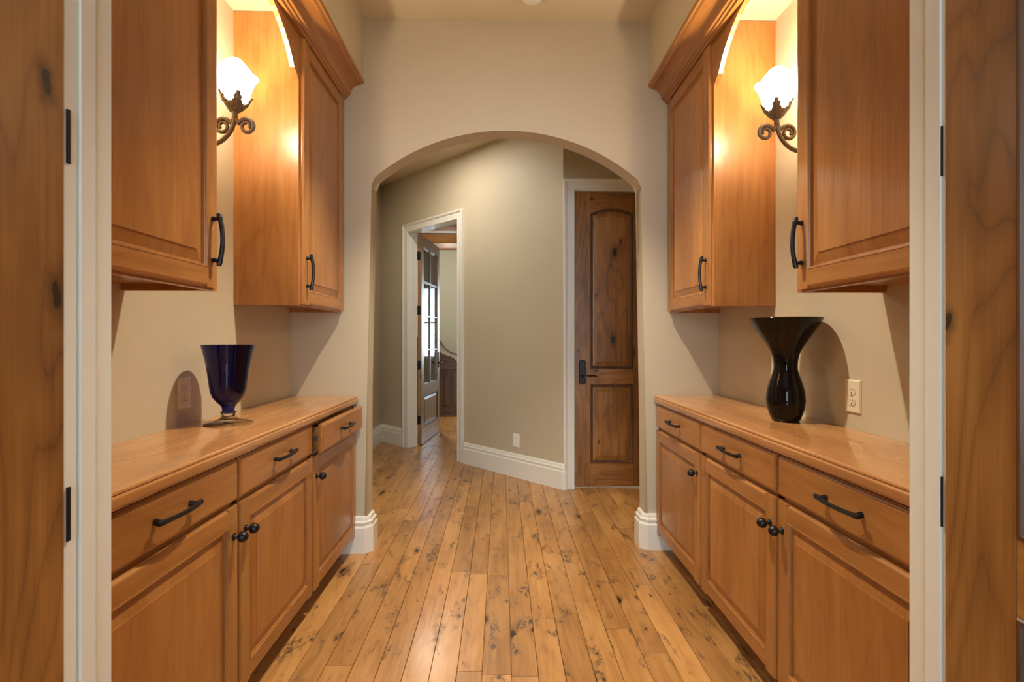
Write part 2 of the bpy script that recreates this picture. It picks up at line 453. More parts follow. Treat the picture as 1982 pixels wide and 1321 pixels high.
# ---- study shell
bm = bmesh.new()
WNX0, WNX1, WNZ0, WNZ1 = 0.05, 1.75, 0.85, 2.26
for a in ((-2.6, WNX0, -0.014, SCEIL), (WNX1, 2.0, -0.014, SCEIL), (WNX0, WNX1, -0.014, WNZ0), (WNX0, WNX1, WNZ1, SCEIL)):
    box(bm, a[0], a[1], SY, SY + 0.12, a[2], a[3])
struct('wall_study_back', bm, 'study_wall')
struct('wall_study_left', bbox(-2.7, -2.6, 5.9, SY + 0.12, -0.014, SCEIL), 'study_wall')
struct('wall_study_right', bbox(2.0, 2.1, 4.6, SY + 0.12, -0.014, SCEIL), 'study_wall')
struct('wall_study_front', bbox(-2.6, HLX - 0.1, 5.9, 6.0, -0.014, SCEIL), 'study_wall')
struct('wall_study_side', bbox(0.45, 2.0, 4.56, 4.66, -0.014, SCEIL), 'study_wall')
struct('ceiling_study', bbox(-2.7, 2.1, 4.1, SY + 0.12, SCEIL, SCEIL + 0.1), 'cabX')
tr = thing('trim_2', (0, SY, 2.9), kind='structure')
bm = bmesh.new()
crown = [(0, 2.92), (0.018, 2.92), (0.022, 2.95), (0.022, 3.04), (0.04, 3.06), (0.07, 3.16), (0.08, 3.20), (0.0, 3.20)]
prism(bm, crown, lambda d, z: (-2.6, SY - d, z), lambda d, z: (2.0, SY - d, z)); obj('crown_board', bm, 'cabX', tr)
obj('white_cove', bbox(-2.6, 2.0, SY - 0.10, SY, 3.215, 3.255), 'whiteplastic', tr)
obj('upper_board', bbox(-2.6, 2.0, SY - 0.05, SY, 3.27, SCEIL), 'cabX', tr)
obj('baseboard', bbox(-2.6, 2.0, SY - 0.02, SY, 0, 0.18), 'trim', tr)
# ---- study window
wn = thing('window_1', (0.85, SY, WNZ0), kind='structure')
def frame_bars(root, x0, x1, y, z0, z1, nx, nz, yd=0.05, mat='trim', side=False):
    fw = (lambda a, b, c: Vector((b, a, c))) if side else (lambda a, b, c: Vector((a, b, c)))
    def bbox(*a, **k): return globals()['bbox'](*a, fn=fw, **k)
    for a in ((x0, x0 + 0.05), (x1 - 0.05, x1)): obj('window_frame', bbox(a[0], a[1], y, y + yd, z0, z1), mat, root)
    for a in ((z0, z0 + 0.05), (z1 - 0.05, z1)): obj('window_frame', bbox(x0 + 0.05, x1 - 0.05, y, y + yd, a[0], a[1]), mat, root)
    for i in range(1, nx):
        xx = x0 + (x1 - x0) * i / nx; obj('mullion', bbox(xx - 0.014, xx + 0.014, y + 0.01, y + yd - 0.01, z0 + 0.05, z1 - 0.05), mat, root)
    for i in range(1, nz):
        zz = z0 + (z1 - z0) * i / nz; obj('mullion', bbox(x0 + 0.05, x1 - 0.05, y + 0.012, y + yd - 0.012, zz - 0.014, zz + 0.014), mat, root)
    obj('pane', bbox(x0 + 0.05, x1 - 0.05, y + yd / 2 - 0.002, y + yd / 2 + 0.002, z0 + 0.05, z1 - 0.05), 'pane', root)
frame_bars(wn, WNX0, WNX1, SY + 0.03, WNZ0, WNZ1, 2, 2)
# ---- room behind the camera
bm = bmesh.new()
for a in ((-2.6, -1.6, 0, CEIL), (1.6, 2.6, 0, CEIL), (-1.6, 1.6, 0, 0.4), (-1.6, 1.6, 2.7, CEIL)):
    box(bm, a[0], a[1], -3.6, -3.48, a[2], a[3])
struct('wall_entry_back', bm, 'wall')
struct('wall_entry_side', bbox(-2.7, -2.6, -3.6, 0.92, 0, CEIL), 'wall')
struct('wall_entry_side_right', bbox(2.6, 2.7, -3.6, 0.92, 0, CEIL), 'wall')
wn = thing('window_2', (0, -3.5, 0.4), kind='structure')
frame_bars(wn, -1.6, 1.6, -3.57, 0.4, 2.7, 3, 2)

# ---- baseboards
BB = [(0, 0), (0.030, 0), (0.030, 0.145), (0.027, 0.150), (0.022, 0.152), (0.022, 0.166), (0.026, 0.172), (0.024, 0.178), (0.016, 0.182), (0.014, 0.196), (0.010, 0.204), (0, 0.206)]
c = 0.022
def bboard(name, pts, side):
    bm = bmesh.new(); sweep_plan(bm, BB, pts, side); return struct(name, bm, 'trim')
bboard('baseboard_arch_left', [(-1.20, YF), (-AW - c, YF), (-AW, YF + c), (-AW, YF + WT - c), (-AW - c, YF + WT), (HLX, YF + WT)], -1)
bboard('baseboard_arch_right', [(1.20, YF), (AW + c, YF), (AW, YF + c), (AW, YF + WT - c), (AW + c, YF + WT), (1.5, YF + WT)], 1)
def dp(t): p = P1 + DD * t; return (p.x, p.y)
cornr = (HLX, P1.y + (P1.x - HLX))
bboard('baseboard_diagonal', [(0.490, DWY), (P1.x, P1.y), dp(FO0 - 0.10)], 1)
bboard('baseboard_hall_left', [dp(FO1 + 0.12), cornr, (HLX, YF + WT)], 1)

# ---- moulded casings of the two hall doors
CAS = [(0.0, 0.0), (0.0, 0.013), (0.006, 0.017), (0.014, 0.013), (0.060, 0.017), (0.066, 0.024), (0.080, 0.030), (0.088, 0.028), (0.092, 0.0)]
def casing(root, fn, u0, u1, top, ext=0.0):
    """mitred casing round a door opening; fn maps (u, n, z), n towards the hall"""
    bm = bmesh.new()
    rings = []
    for (cu, cz, su, sz) in ((u0, 0, -1, 0), (u0, top, -1, 1), (u1, top, 1, 1), (u1, 0, 1, 0)):
        rings.append([tuple(fn(cu + su * d, n, cz + sz * d)) for d, n in CAS])
    loft(bm, rings); obj('casing', bm, 'trim', root)
tr = thing('trim_3', (1.0, DWY, 0), kind='structure')
cfn = lambda u, n, z: Vector((u, DWY - n, z))
casing(tr, cfn, DX0 - 0.006, DX1 + 0.006, 2.446)
for a in ((DX0 - 0.02, DX0 - 0.003), (DX1 + 0.003, DX1 + 0.02)):
    obj('jamb', bbox(a[0], a[1], DWY, DWY + 0.12, 0, 2.443), 'trim', tr)
obj('head_jamb', bbox(DX0 - 0.02, DX1 + 0.02, DWY, DWY + 0.12, 2.443, 2.458), 'trim', tr)
tr = thing('trim_4', tuple(diag(FO0, 0, 0)), kind='structure')
casing(tr, dfn, FO0 + 0.004, FO1 - 0.004, 2.436)
for a in ((FO0 - 0.018, FO0), (FO1, FO1 + 0.018)):
    obj('jamb', bbox(a[0], a[1], -WT, 0, 0, 2.44, fn=dfn), 'trim', tr)
obj('head_jamb', bbox(FO0 - 0.018, FO1 + 0.018, -WT, 0, 2.44, 2.458, fn=dfn), 'trim', tr)
for a in ((FO0, FO0 + 0.01), (FO1 - 0.01, FO1)):
    obj('door_stop', bbox(a[0], a[1], -0.07, -0.035, 0, 2.43, fn=dfn), 'trim', tr)

# ================================================================== doors
def two_panel_door(name, fn, Wd, H, T, stile, z_bot, lock0, lock1, top_rail, rise, mat='knotty', gap=0.004):
    """fn maps (u, v, n): u from the hinge edge, v up, n=0 front face, negative into the door"""
    A = mat + 'Z'
    root = thing(name, tuple(fn(0, 0, 0)), kind='structure')
    uax = 'X' if abs((fn(1, 0, 0) - fn(0, 0, 0)).x) > 0.7 else 'Y'
    B = mat + uax
    for a, b in ((0, stile), (Wd - stile, Wd)):
        obj('stile', bbox(a, b, gap, H, -T, 0, fn=fn, bev=0.0015), A, root)
    for a, b in ((gap, z_bot), (lock0, lock1)):
        obj('rail', bbox(stile, Wd - stile, a, b, -T, 0, fn=fn, bev=0.0008), B, root)
    # top rail with an arched underside
    bm = bmesh.new(); u0, u1 = stile, Wd - stile; w = u1 - u0
    R = (w * w / 4 + rise * rise) / (2 * rise); cv = H - top_rail - R; am = math.asin(w / 2 / R)
    pts = [(u1, H), (u0, H)] + [((u0 + u1) / 2 + R * math.sin(-am + 2 * am * k / 14), cv + R * math.cos(-am + 2 * am * k / 14)) for k in range(15)]
    prism(bm, pts, lambda u, v: fn(u, v, 0), lambda u, v: fn(u, v, -T)); obj('rail', bm, B, root)
    for ring, args in ((archring, (u0, u1, lock1, H - top_rail, rise)), (None, (u0, u1, z_bot, lock0))):
        mk = (lambda d, n: archring(*args, d, n)) if ring else (lambda d, n: rectring(*args, d, n))
        # bolection-like moulding: quirk, bead, ogee
        for sgn, z0 in ((1, 0.0), (-1, -T)):
            q = lambda d, n: mk(d, z0 + sgn * n)
            bm = bmesh.new()
            loft(bm, [q(0.0, -0.006), q(0.0, 0.0005), q(0.003, 0.004), q(0.008, 0.004), q(0.011, 0.0), q(0.014, -0.004), q(0.020, -0.006), q(0.024, -0.012)], cap0=False, cap1=False, fn=fn)
            obj('moulding', bm, 'glaze', root, smooth=True)
            bm = bmesh.new()
            loft(bm, [q(0.020, -0.014), q(0.032, -0.013), q(0.034, -0.0125), q(0.060, -0.003), q(0.062, -0.001), q(0.064, -0.001)], cap0=True, cap1=True, fn=fn)
            obj('panel', bm, A, root)
    return root
def hinge(root, fn, zc, w=0.028, h=0.1):
    """dark butt hinge; fn maps (u along leaf, n, z)"""
    bm = bmesh.new(); box(bm, -w, 0.0, 0, 0.0025, zc - h / 2, zc + h / 2, fn=fn)
    box(bm, 0.0, w, 0, 0.0025, zc - h / 2, zc + h / 2, fn=fn)
    for k in range(5):
        a = zc - h / 2 + k * h / 5
        box(bm, -0.006, 0.006, -0.002, 0.008, a + 0.001, a + h / 5 - 0.001, fn=fn)
    obj('hinge', bm, 'iron', root)
HZ = (0.295, 0.930, 1.562, 2.19)
# open leaves of the entry doorway, standing towards the camera
for s, nm in ((-1, 'door_1'), (1, 'door_2')):
    fx = s * (JX - 0.001); y0 = YD - 0.006 if s < 0 else YD + 0.016
    f = lambda u, v, n, s=s, fx=fx, y0=y0: Vector((fx - s * n, y0 - u, v))
    d = two_panel_door(nm, f, 0.752, 2.44, 0.044, 0.122, 0.21, 0.795, 0.915, 0.13, 0.05)
    for z in HZ:
        hf = lambda u, n, zz, s=s, fx=fx, y0=y0: Vector((fx + s * 0.001 - s * n, y0 + 0.004 + u, zz))
        bm = bmesh.new()
        box(bm, 0.0, 0.0055 if s < 0 else 0.003, 0, 0.003, z - 0.045, z + 0.045, fn=hf)
        obj('hinge', bm, 'iron', d)
# closet door at the end of the hall
f = lambda u, v, n: Vector((DX1 - u, DWY + 0.012 - n, v))
d4 = two_panel_door('door_4', f, DX1 - DX0, 2.438, 0.044, 0.127, 0.205, 0.855, 0.980, 0.135, 0.042, gap=0.012)
def lever(root, fn, sgn=1):
    """escutcheon plate with lever; fn maps (u, n, z)"""
    bm = bmesh.new(); pts = []
    for k in range(9): t = math.pi * k / 8; pts.append((0.027 * math.cos(t), 0.085 + 0.027 * math.sin(t) * 0.6))
    for k in range(9): t = math.pi + math.pi * k / 8; pts.append((0.027 * math.cos(t), -0.085 + 0.027 * math.sin(t) * 0.6))
    loft(bm, [[fn(u, 0, z) for u, z in pts], [fn(u, 0.006, z) for u, z in pts], [fn(u * 0.85, 0.010, z * 0.95) for u, z in pts]])
    p = obj('escutcheon', bm, 'iron', root)
    bm = bmesh.new()
    path = [fn(0, 0.008, -0.03), fn(0, 0.035, -0.03), fn(0.006 * sgn, 0.047, -0.03), fn(0.03 * sgn, 0.050, -0.026), fn(0.06 * sgn, 0.050, -0.028), fn(0.085 * sgn, 0.049, -0.024), fn(0.105 * sgn, 0.048, -0.030), fn(0.112 * sgn, 0.048, -0.038)]
    tube(bm, path, [0.013, 0.010, 0.009, 0.0075, 0.0065, 0.007, 0.007, 0.004], 10); obj('lever', bm, 'iron', p, smooth=True)
lever(d4, lambda u, n, z: Vector((0.632 + u, DWY + 0.012 - n, 0.955 + z)))

# french door standing open into the study
FH = Vector((-0.952, 5.625)); FA = Vector((0.115, 0.985)).normalized(); FNn = Vector((FA.y, -FA.x))   # FNn points right, towards the study window
FWd, FT = 0.85, 0.044
def ff(u, v, n):
    p = FH + FA * u + FNn * n
    return Vector((p.x, p.y, v))
fd = thing('door_3', tuple(ff(0, 0, 0)), kind='structure')
FS = 0.105
for a, b in ((0, FS), (FWd - FS, FWd)):
    obj('stile', bbox(a, b, 0.008, 2.435, -FT, 0, fn=ff, bev=0.0015), 'coated_upright', fd)
GZ0, GZ1 = 0.70, 2.31
for a, b in ((0.008, 0.20), (0.56, GZ0), (GZ1, 2.435)):
    obj('rail', bbox(FS, FWd - FS, a, b, -FT, 0, fn=ff), 'coated_level', fd)
bm = bmesh.new(); g = lambda d, n: rectring(FS, FWd - FS, 0.20, 0.56, d, n)
loft(bm, [g(0, -0.004), g(0.0, 0.003), g(0.012, 0.003), g(0.022, -0.012)], cap0=False, cap1=False, fn=ff); obj('moulding', bm, 'glaze', fd)
bm = bmesh.new(); loft(bm, [g(0.0, -0.03), g(0.02, -0.013), g(0.05, -0.003), g(0.06, -0.002)], cap0=True, fn=ff); obj('panel', bm, 'coated_upright', fd)
um = FWd / 2
obj('muntin', bbox(um - 0.012, um + 0.012, GZ0, GZ1, -FT + 0.006, -0.006, fn=ff, bev=0.003), 'coated_upright', fd)
for i in range(1, 4):
    z = GZ0 + (GZ1 - GZ0) * i / 4
    for a, b in ((FS, um - 0.012), (um + 0.012, FWd - FS)):
        obj('muntin', bbox(a, b, z - 0.012, z + 0.012, -FT + 0.006, -0.006, fn=ff, bev=0.003), 'coated_level', fd)
for i in range(4):
    za, zb = GZ0 + (GZ1 - GZ0) * i / 4, GZ0 + (GZ1 - GZ0) * (i + 1) / 4
    for a, b in ((FS, um), (um, FWd - FS)):
        obj('pane', bbox(a + 0.006, b - 0.006, za + 0.006, zb - 0.006, -FT / 2 - 0.002, -FT / 2 + 0.002, fn=ff), 'pane', fd)
for z in (0.295, 0.930, 1.562, 2.19):
    bm = bmesh.new(); h = 0.1
    # leaf on the door edge, leaf on the jamb end, knuckles between
    box(bm, -0.0025, 0.0, z - h / 2, z + h / 2, -FT + 0.004, -0.012, fn=ff)
    box(bm, -0.03, -0.0275, z - h / 2, z + h / 2, -FT - 0.045, -FT - 0.004, fn=ff)
    for k in range(5):
        a = z - h / 2 + k * h / 5
        box(bm, -0.022, -0.002, a + 0.001, a + h / 5 - 0.001, -FT - 0.010, -FT + 0.006, fn=ff)
    obj('hinge', bm, 'iron', fd)
lever(fd, lambda u, n, z: ff(FWd - 0.055 + u, 0.955 + z, n), -1)
lever(fd, lambda u, n, z: ff(FWd - 0.055 + u, 0.955 + z, -FT - n), -1)

# ================================================================== cabinetry
SIDE = {-1: 'blue goblet vase', 1: 'black vase'}
def pull(parent, fn, L=0.160, mat='iron'):
    """bow pull; fn maps (u along, n out)"""
    bm = bmesh.new(); h = L / 2; path = []; rad = []
    for k in range(21):
        t = -1 + 2 * k / 20
        path.append(fn(t * (h - 0.004), 0.020 + 0.011 * (1 - t * t)))
        rad.append(0.0058 + 0.0012 * abs(t) ** 3)
    tube(bm, path, rad, 8, flat=1.25)
    for e in (-1, 1):
        tube(bm, [fn(e * (h - 0.016), -0.001), fn(e * (h - 0.016), 0.006), fn(e * (h - 0.015), 0.016), fn(e * (h - 0.012), 0.022)], [0.0085, 0.0075, 0.0052, 0.0055], 10)
        tube(bm, [fn(e * (h - 0.022), 0.020), fn(e * (h - 0.010), 0.024), fn(e * (h - 0.002), 0.020), fn(e * (h - 0.001), 0.014)], [0.004, 0.007, 0.0075, 0.004], 8)
    return obj('pull_handle', bm, mat, parent, smooth=True)
def knob(parent, c, s):
    bm = bmesh.new()
    prof = [(0.0005, -0.001), (0.0115, -0.001), (0.0115, 0.003), (0.008, 0.006), (0.0055, 0.010), (0.0055, 0.014), (0.009, 0.017)]
    for k in range(1, 12):
        t = math.pi * k / 12; prof.append((max(0.0006, 0.0168 * math.sin(t * 0.86 + 0.40)), 0.030 - 0.0145 * math.cos(t)))
    lathe(bm, prof, c, 18, 'X', -s)
    return obj('knob', bm, 'iron', parent, smooth=True)

def cab_door(root, s, xf, y0, y1, z0, z1, T=0.020, stile=0.058, name='door'):
    """raised panel door: front face at |x| = xf, facing the aisle"""
    fn = lambda u, v, n: Vector((s * (xf - n), u, v))
    bm = bmesh.new()
    q = lambda d, n: rectring(y0 + stile, y1 - stile, z0 + stile, z1 - stile, d, n)
    loft(bm, [q(-0.004, -0.016), q(0.0135, -0.0115), q(0.046, -0.0025), q(0.0465, -0.0005), q(0.048, -0.0005)], fn=fn)
    d = obj(name, bm, 'cabZ', root)
    # frame members with a rounded outer lip
    def member(nm, a0, a1, b0, b1, vert, outer):
        bm = bmesh.new()
        sec = [(0, -T), (0, -0.010), (0.003, -0.0085), (0.0035, -0.006), (0.007, -0.0015), (0.011, 0.0), (stile, 0.0), (stile, -T)]
        if vert:
            m = (lambda d: a0 + d) if outer < 0 else (lambda d: a1 - d)
            # mitre the lip only: run the lip full length
            prism(bm, sec, lambda dd, n: fn(m(dd), b0, n), lambda dd, n: fn(m(dd), b1, n))
        else:
            m = (lambda d: b0 + d) if outer < 0 else (lambda d: b1 - d)
            prism(bm, sec, lambda dd, n: fn(a0, m(dd), n), lambda dd, n: fn(a1, m(dd), n))
        obj(nm, bm, 'cabZ' if vert else 'cabY', d)
    member('stile', y0, y0 + stile, z0, z1, True, -1); member('stile', y1 - stile, y1, z0, z1, True, 1)
    member('rail', y0 + stile - 0.0, y1 - stile, z0, z0 + stile, False, -1); member('rail', y0 + stile, y1 - stile, z1 - stile, z1, False, 1)
    # inner bead
    bm = bmesh.new()
    loft(bm, [q(-0.001, 0.0002), q(0.001, 0.0012), q(0.004, 0.0004), q(0.006, -0.0035), q(0.0085, -0.0045)], cap0=False, cap1=False, fn=fn)
    obj('bead', bm, 'cabZ', d, smooth=True)
    bm = bmesh.new(); loft(bm, [q(0.0085, -0.0045), q(0.0095, -0.0108), q(0.0135, -0.0112)], cap0=False, cap1=False, fn=fn)
    obj('groove', bm, 'cabZ', d)
    return d

DF = 0.868   # face of the base doors
FF = 0.888   # face frame
BY = (0.945, 1.572, 2.182, YF - 0.003)
def base_cabinet(s, i):
    y0, y1 = BY[i], BY[i + 1]; zt = CTZ - 0.046
    where = ('by the door casing', 'mid-run', 'against the arch wall')[i]
    lab = f'honey base cabinet {where} under the counter with the {SIDE[s]}'
    if s < 0 and i == 2: lab = f'honey base cabinet with drawer ajar under the counter with the {SIDE[s]}'
    r = thing('base_cabinet', (s * 1.05, (y0 + y1) / 2, 0), lab, 'cabinet', 'base cabinets of the pantry')
    sx = lambda a, b: sorted((s * a, s * b))
    def B(n, a, b, c, d, e, f, m, par=r, bev=0.0):
        x = sx(a, b); return obj(n, bbox(x[0], x[1], c, d, e, f, bev=bev), m, par)
    bm = bmesh.new()
    for (a, b, c_, d_, e, f) in ((FF, WX - 0.001, y0, y0 + 0.018, 0.09, zt), (FF, WX - 0.001, y1 - 0.018, y1, 0.09, zt), (FF, WX - 0.001, y0 + 0.018, y1 - 0.018, 0.09, 0.108), (WX - 0.01, WX - 0.001, y0 + 0.018, y1 - 0.018, 0.108, zt)):
        x = sx(a, b); box(bm, x[0], x[1], c_, d_, e, f)
    obj('body', bm, 'cabZ', r)
    bm = bmesh.new()
    for (c_, d_, e, f) in ((y0, y0 + 0.03, 0.09, zt), (y1 - 0.03, y1, 0.09, zt), (y0 + 0.03, y1 - 0.03, 0.09, 0.125), (y0 + 0.03, y1 - 0.03, 0.688, 0.716), (y0 + 0.03, y1 - 0.03, zt - 0.02, zt)):
        x = sx(FF, FF + 0.02); box(bm, x[0], x[1], c_, d_, e, f)
    obj('face_frame', bm, 'cabZ', r)
    B('toe_kick', 0.955, 0.97, y0, y1, 0.0, 0.09, 'cabY')
    g = 0.005
    # drawer
    dx = 0.038 if (s < 0 and i == 2) else 0.0
    fn = lambda u, v, n: Vector((s * (DF - dx - n), u, v))
    za, zb = 0.713, zt - 0.007
    bm = bmesh.new(); q = lambda d, n: rectring(y0 + g, y1 - g, za, zb, d, n)
    loft(bm, [q(0, -0.020), q(0, -0.010), q(0.003, -0.0085), q(0.0035, -0.006), q(0.008, -0.0015), q(0.013, 0.0), q(0.0135, 0.0)], fn=fn)
    dr = obj('drawer', bm, 'cabY', r)
    if dx:
        for yy in (y0 + 0.045, y1 - 0.059):
            x = sx(DF - dx + 0.020, 1.2); obj('drawer_side', bbox(x[0], x[1], yy, yy + 0.014, za + 0.012, zb - 0.02), 'cabY', dr)
        x = sx(DF - dx + 0.020, 1.18); obj('slide', bbox(x[0], x[1], y0 + 0.034, y0 + 0.044, 0.765, 0.785), 'steel', dr)
    pull(dr, lambda u, n: fn((y0 + y1) / 2 + u, (za + zb) / 2 + 0.004, n), 0.165)
    # door
    z0, z1 = 0.098, 0.700
    d = cab_door(r, s, DF, y0 + g, y1 - g, z0, z1)
    ky = (y1 - g - 0.030) if i == 0 else (y0 + g + 0.030)
    knob(d, (s * DF, ky, 0.607), s)
    return r
for s in (-1, 1):
    for i in range(3): base_cabinet(s, i)

for s in (-1, 1):
    bm = bmesh.new()
    E0 = 0.857
    sec = [(WX - 0.001, CTZ - 0.044), (WX - 0.001, CTZ), (E0 + 0.012, CTZ), (E0 + 0.008, CTZ - 0.001), (E0 + 0.005, CTZ - 0.004), (E0 + 0.004, CTZ - 0.009), (E0 + 0.0068, CTZ - 0.010), (E0 + 0.0068, CTZ - 0.0118),
           (E0 + 0.002, CTZ - 0.0135), (E0, CTZ - 0.017), (E0, CTZ - 0.034), (E0 + 0.003, CTZ - 0.040), (E0 + 0.006, CTZ - 0.044)]
    prism(bm, sec, lambda a, z: (s * a, YN + 0.002, z), lambda a, z: (s * a, YF - 0.001, z))
    o = obj('countertop', bm, 'counter', smooth=True, angle=28)
    tag(o, f'long honey wood countertop carrying the {SIDE[s]}', 'countertop', 'wood countertops')

UZ0, UZ1 = 1.378, 2.600
UY = ((0.945, 1.590), (2.222, YF - 0.003))
def upper_cabinet(s, i):
    y0, y1 = UY[i]
    where = ('beside the cream door casing', 'against the arch wall')[i]
    r = thing('upper_cabinet', (s * 1.08, (y0 + y1) / 2, UZ0), f'tall honey alder wall cabinet {where} above the {SIDE[s]}', 'cabinet', 'wall cabinets of the pantry')
    sx = lambda a, b: sorted((s * a, s * b))
    xf = UPF + 0.018
    for nm, ya, yb in (('side_panel', y0, y0 + 0.018), ('side_panel', y1 - 0.018, y1)):
        x = sx(xf, WX - 0.001); obj(nm, bbox(x[0], x[1], ya, yb, UZ0, 2.704, bev=0.001), 'cabZ', r)
    x = sx(xf + 0.02, WX - 0.001); obj('bottom_panel', bbox(x[0], x[1], y0 + 0.018, y1 - 0.018, UZ0 + 0.022, UZ0 + 0.04), 'cabY', r)
    bm = bmesh.new()
    for (c_, d_, e, f) in ((y0 + 0.018, y0 + 0.045, UZ0, 2.704), (y1 - 0.045, y1 - 0.018, UZ0, 2.704), (y0 + 0.045, y1 - 0.045, UZ0, UZ0 + 0.04), (y0 + 0.045, y1 - 0.045, UZ1 - 0.03, 2.704)):
        x = sx(xf, xf + 0.02); box(bm, x[0], x[1], c_, d_, e, f)
    obj('face_frame', bm, 'cabZ', r)
    ya, yb = (y0 + 0.02, y1 - 0.022) if i == 0 else (y0 + 0.016, y1 - 0.020)
    d = cab_door(r, s, UPF, ya, yb, UZ0 + 0.006, UZ1, T=0.0195, stile=0.060)
    hy = yb - 0.032 if i == 0 else ya + 0.030
    pull(d, lambda u, n: Vector((s * (UPF - n), hy, 1.534 + u)), 0.160)
    return r
for s in (-1, 1):
    for i in range(2): upper_cabinet(s, i)

# arched valances over the sconce niches
NY0, NY1 = UY[0][1], UY[1][0]; NC = (NY0 + NY1) / 2
for s in (-1, 1):
    half = (NY1 - NY0) / 2
    pts = [(half, 2.40), (half - 0.030, 2.425), (half - 0.042, 2.430)]
    ctrl = [(0.272, 2.432), (0.255, 2.458), (0.232, 2.487), (0.205, 2.513), (0.170, 2.540), (0.135, 2.562), (0.095, 2.582), (0.05, 2.596), (0.0, 2.600)]
    pts += ctrl; full = [(NC + a, z) for a, z in pts] + [(NC - a, z) for a, z in reversed(pts[:-1])]
    full = full + [(NY0, 2.704), (NY1, 2.704)]
    bm = bmesh.new(); x0 = UPF + 0.019
    prism(bm, full, lambda y, z: (s * x0, y, z), lambda y, z: (s * (x0 + 0.020), y, z))
    o = obj('arched_valance', bm, 'cabY')
    tag(o, f'arched honey wood valance over the sconce niche above the {SIDE[s]}', 'valance', 'arched valances')
    # crown moulding
    bm = bmesh.new(); K = [(0.9495, 2.6035), (UPF - 0.004, 2.6035), (UPF - 0.006, 2.613), (UPF - 0.016, 2.616), (UPF - 0.018, 2.624), (UPF - 0.028, 2.628)]
    for k in range(9):
        t = k / 8 * math.pi / 2
        K.append((UPF - 0.030 - 0.058 * (1 - math.cos(t)), 2.632 + 0.056 * math.sin(t)))
    K += [(SOF + 0.012, 2.690), (SOF + 0.006, 2.697), (SOF - 0.004, 2.699), (SOF - 0.006, 2.716), (SOF, 2.718), (SOF, 2.7055), (0.9495, 2.7055)]
    prism(bm, K, lambda a, z: (s * a, YN + 0.002, z), lambda a, z: (s * a, YF - 0.001, z))
    o = obj('crown_moulding', bm, 'cabY', smooth=True, angle=30)
    tag(o, f'stained wood crown moulding along the cabinets above the {SIDE[s]}', 'moulding', 'crown mouldings')

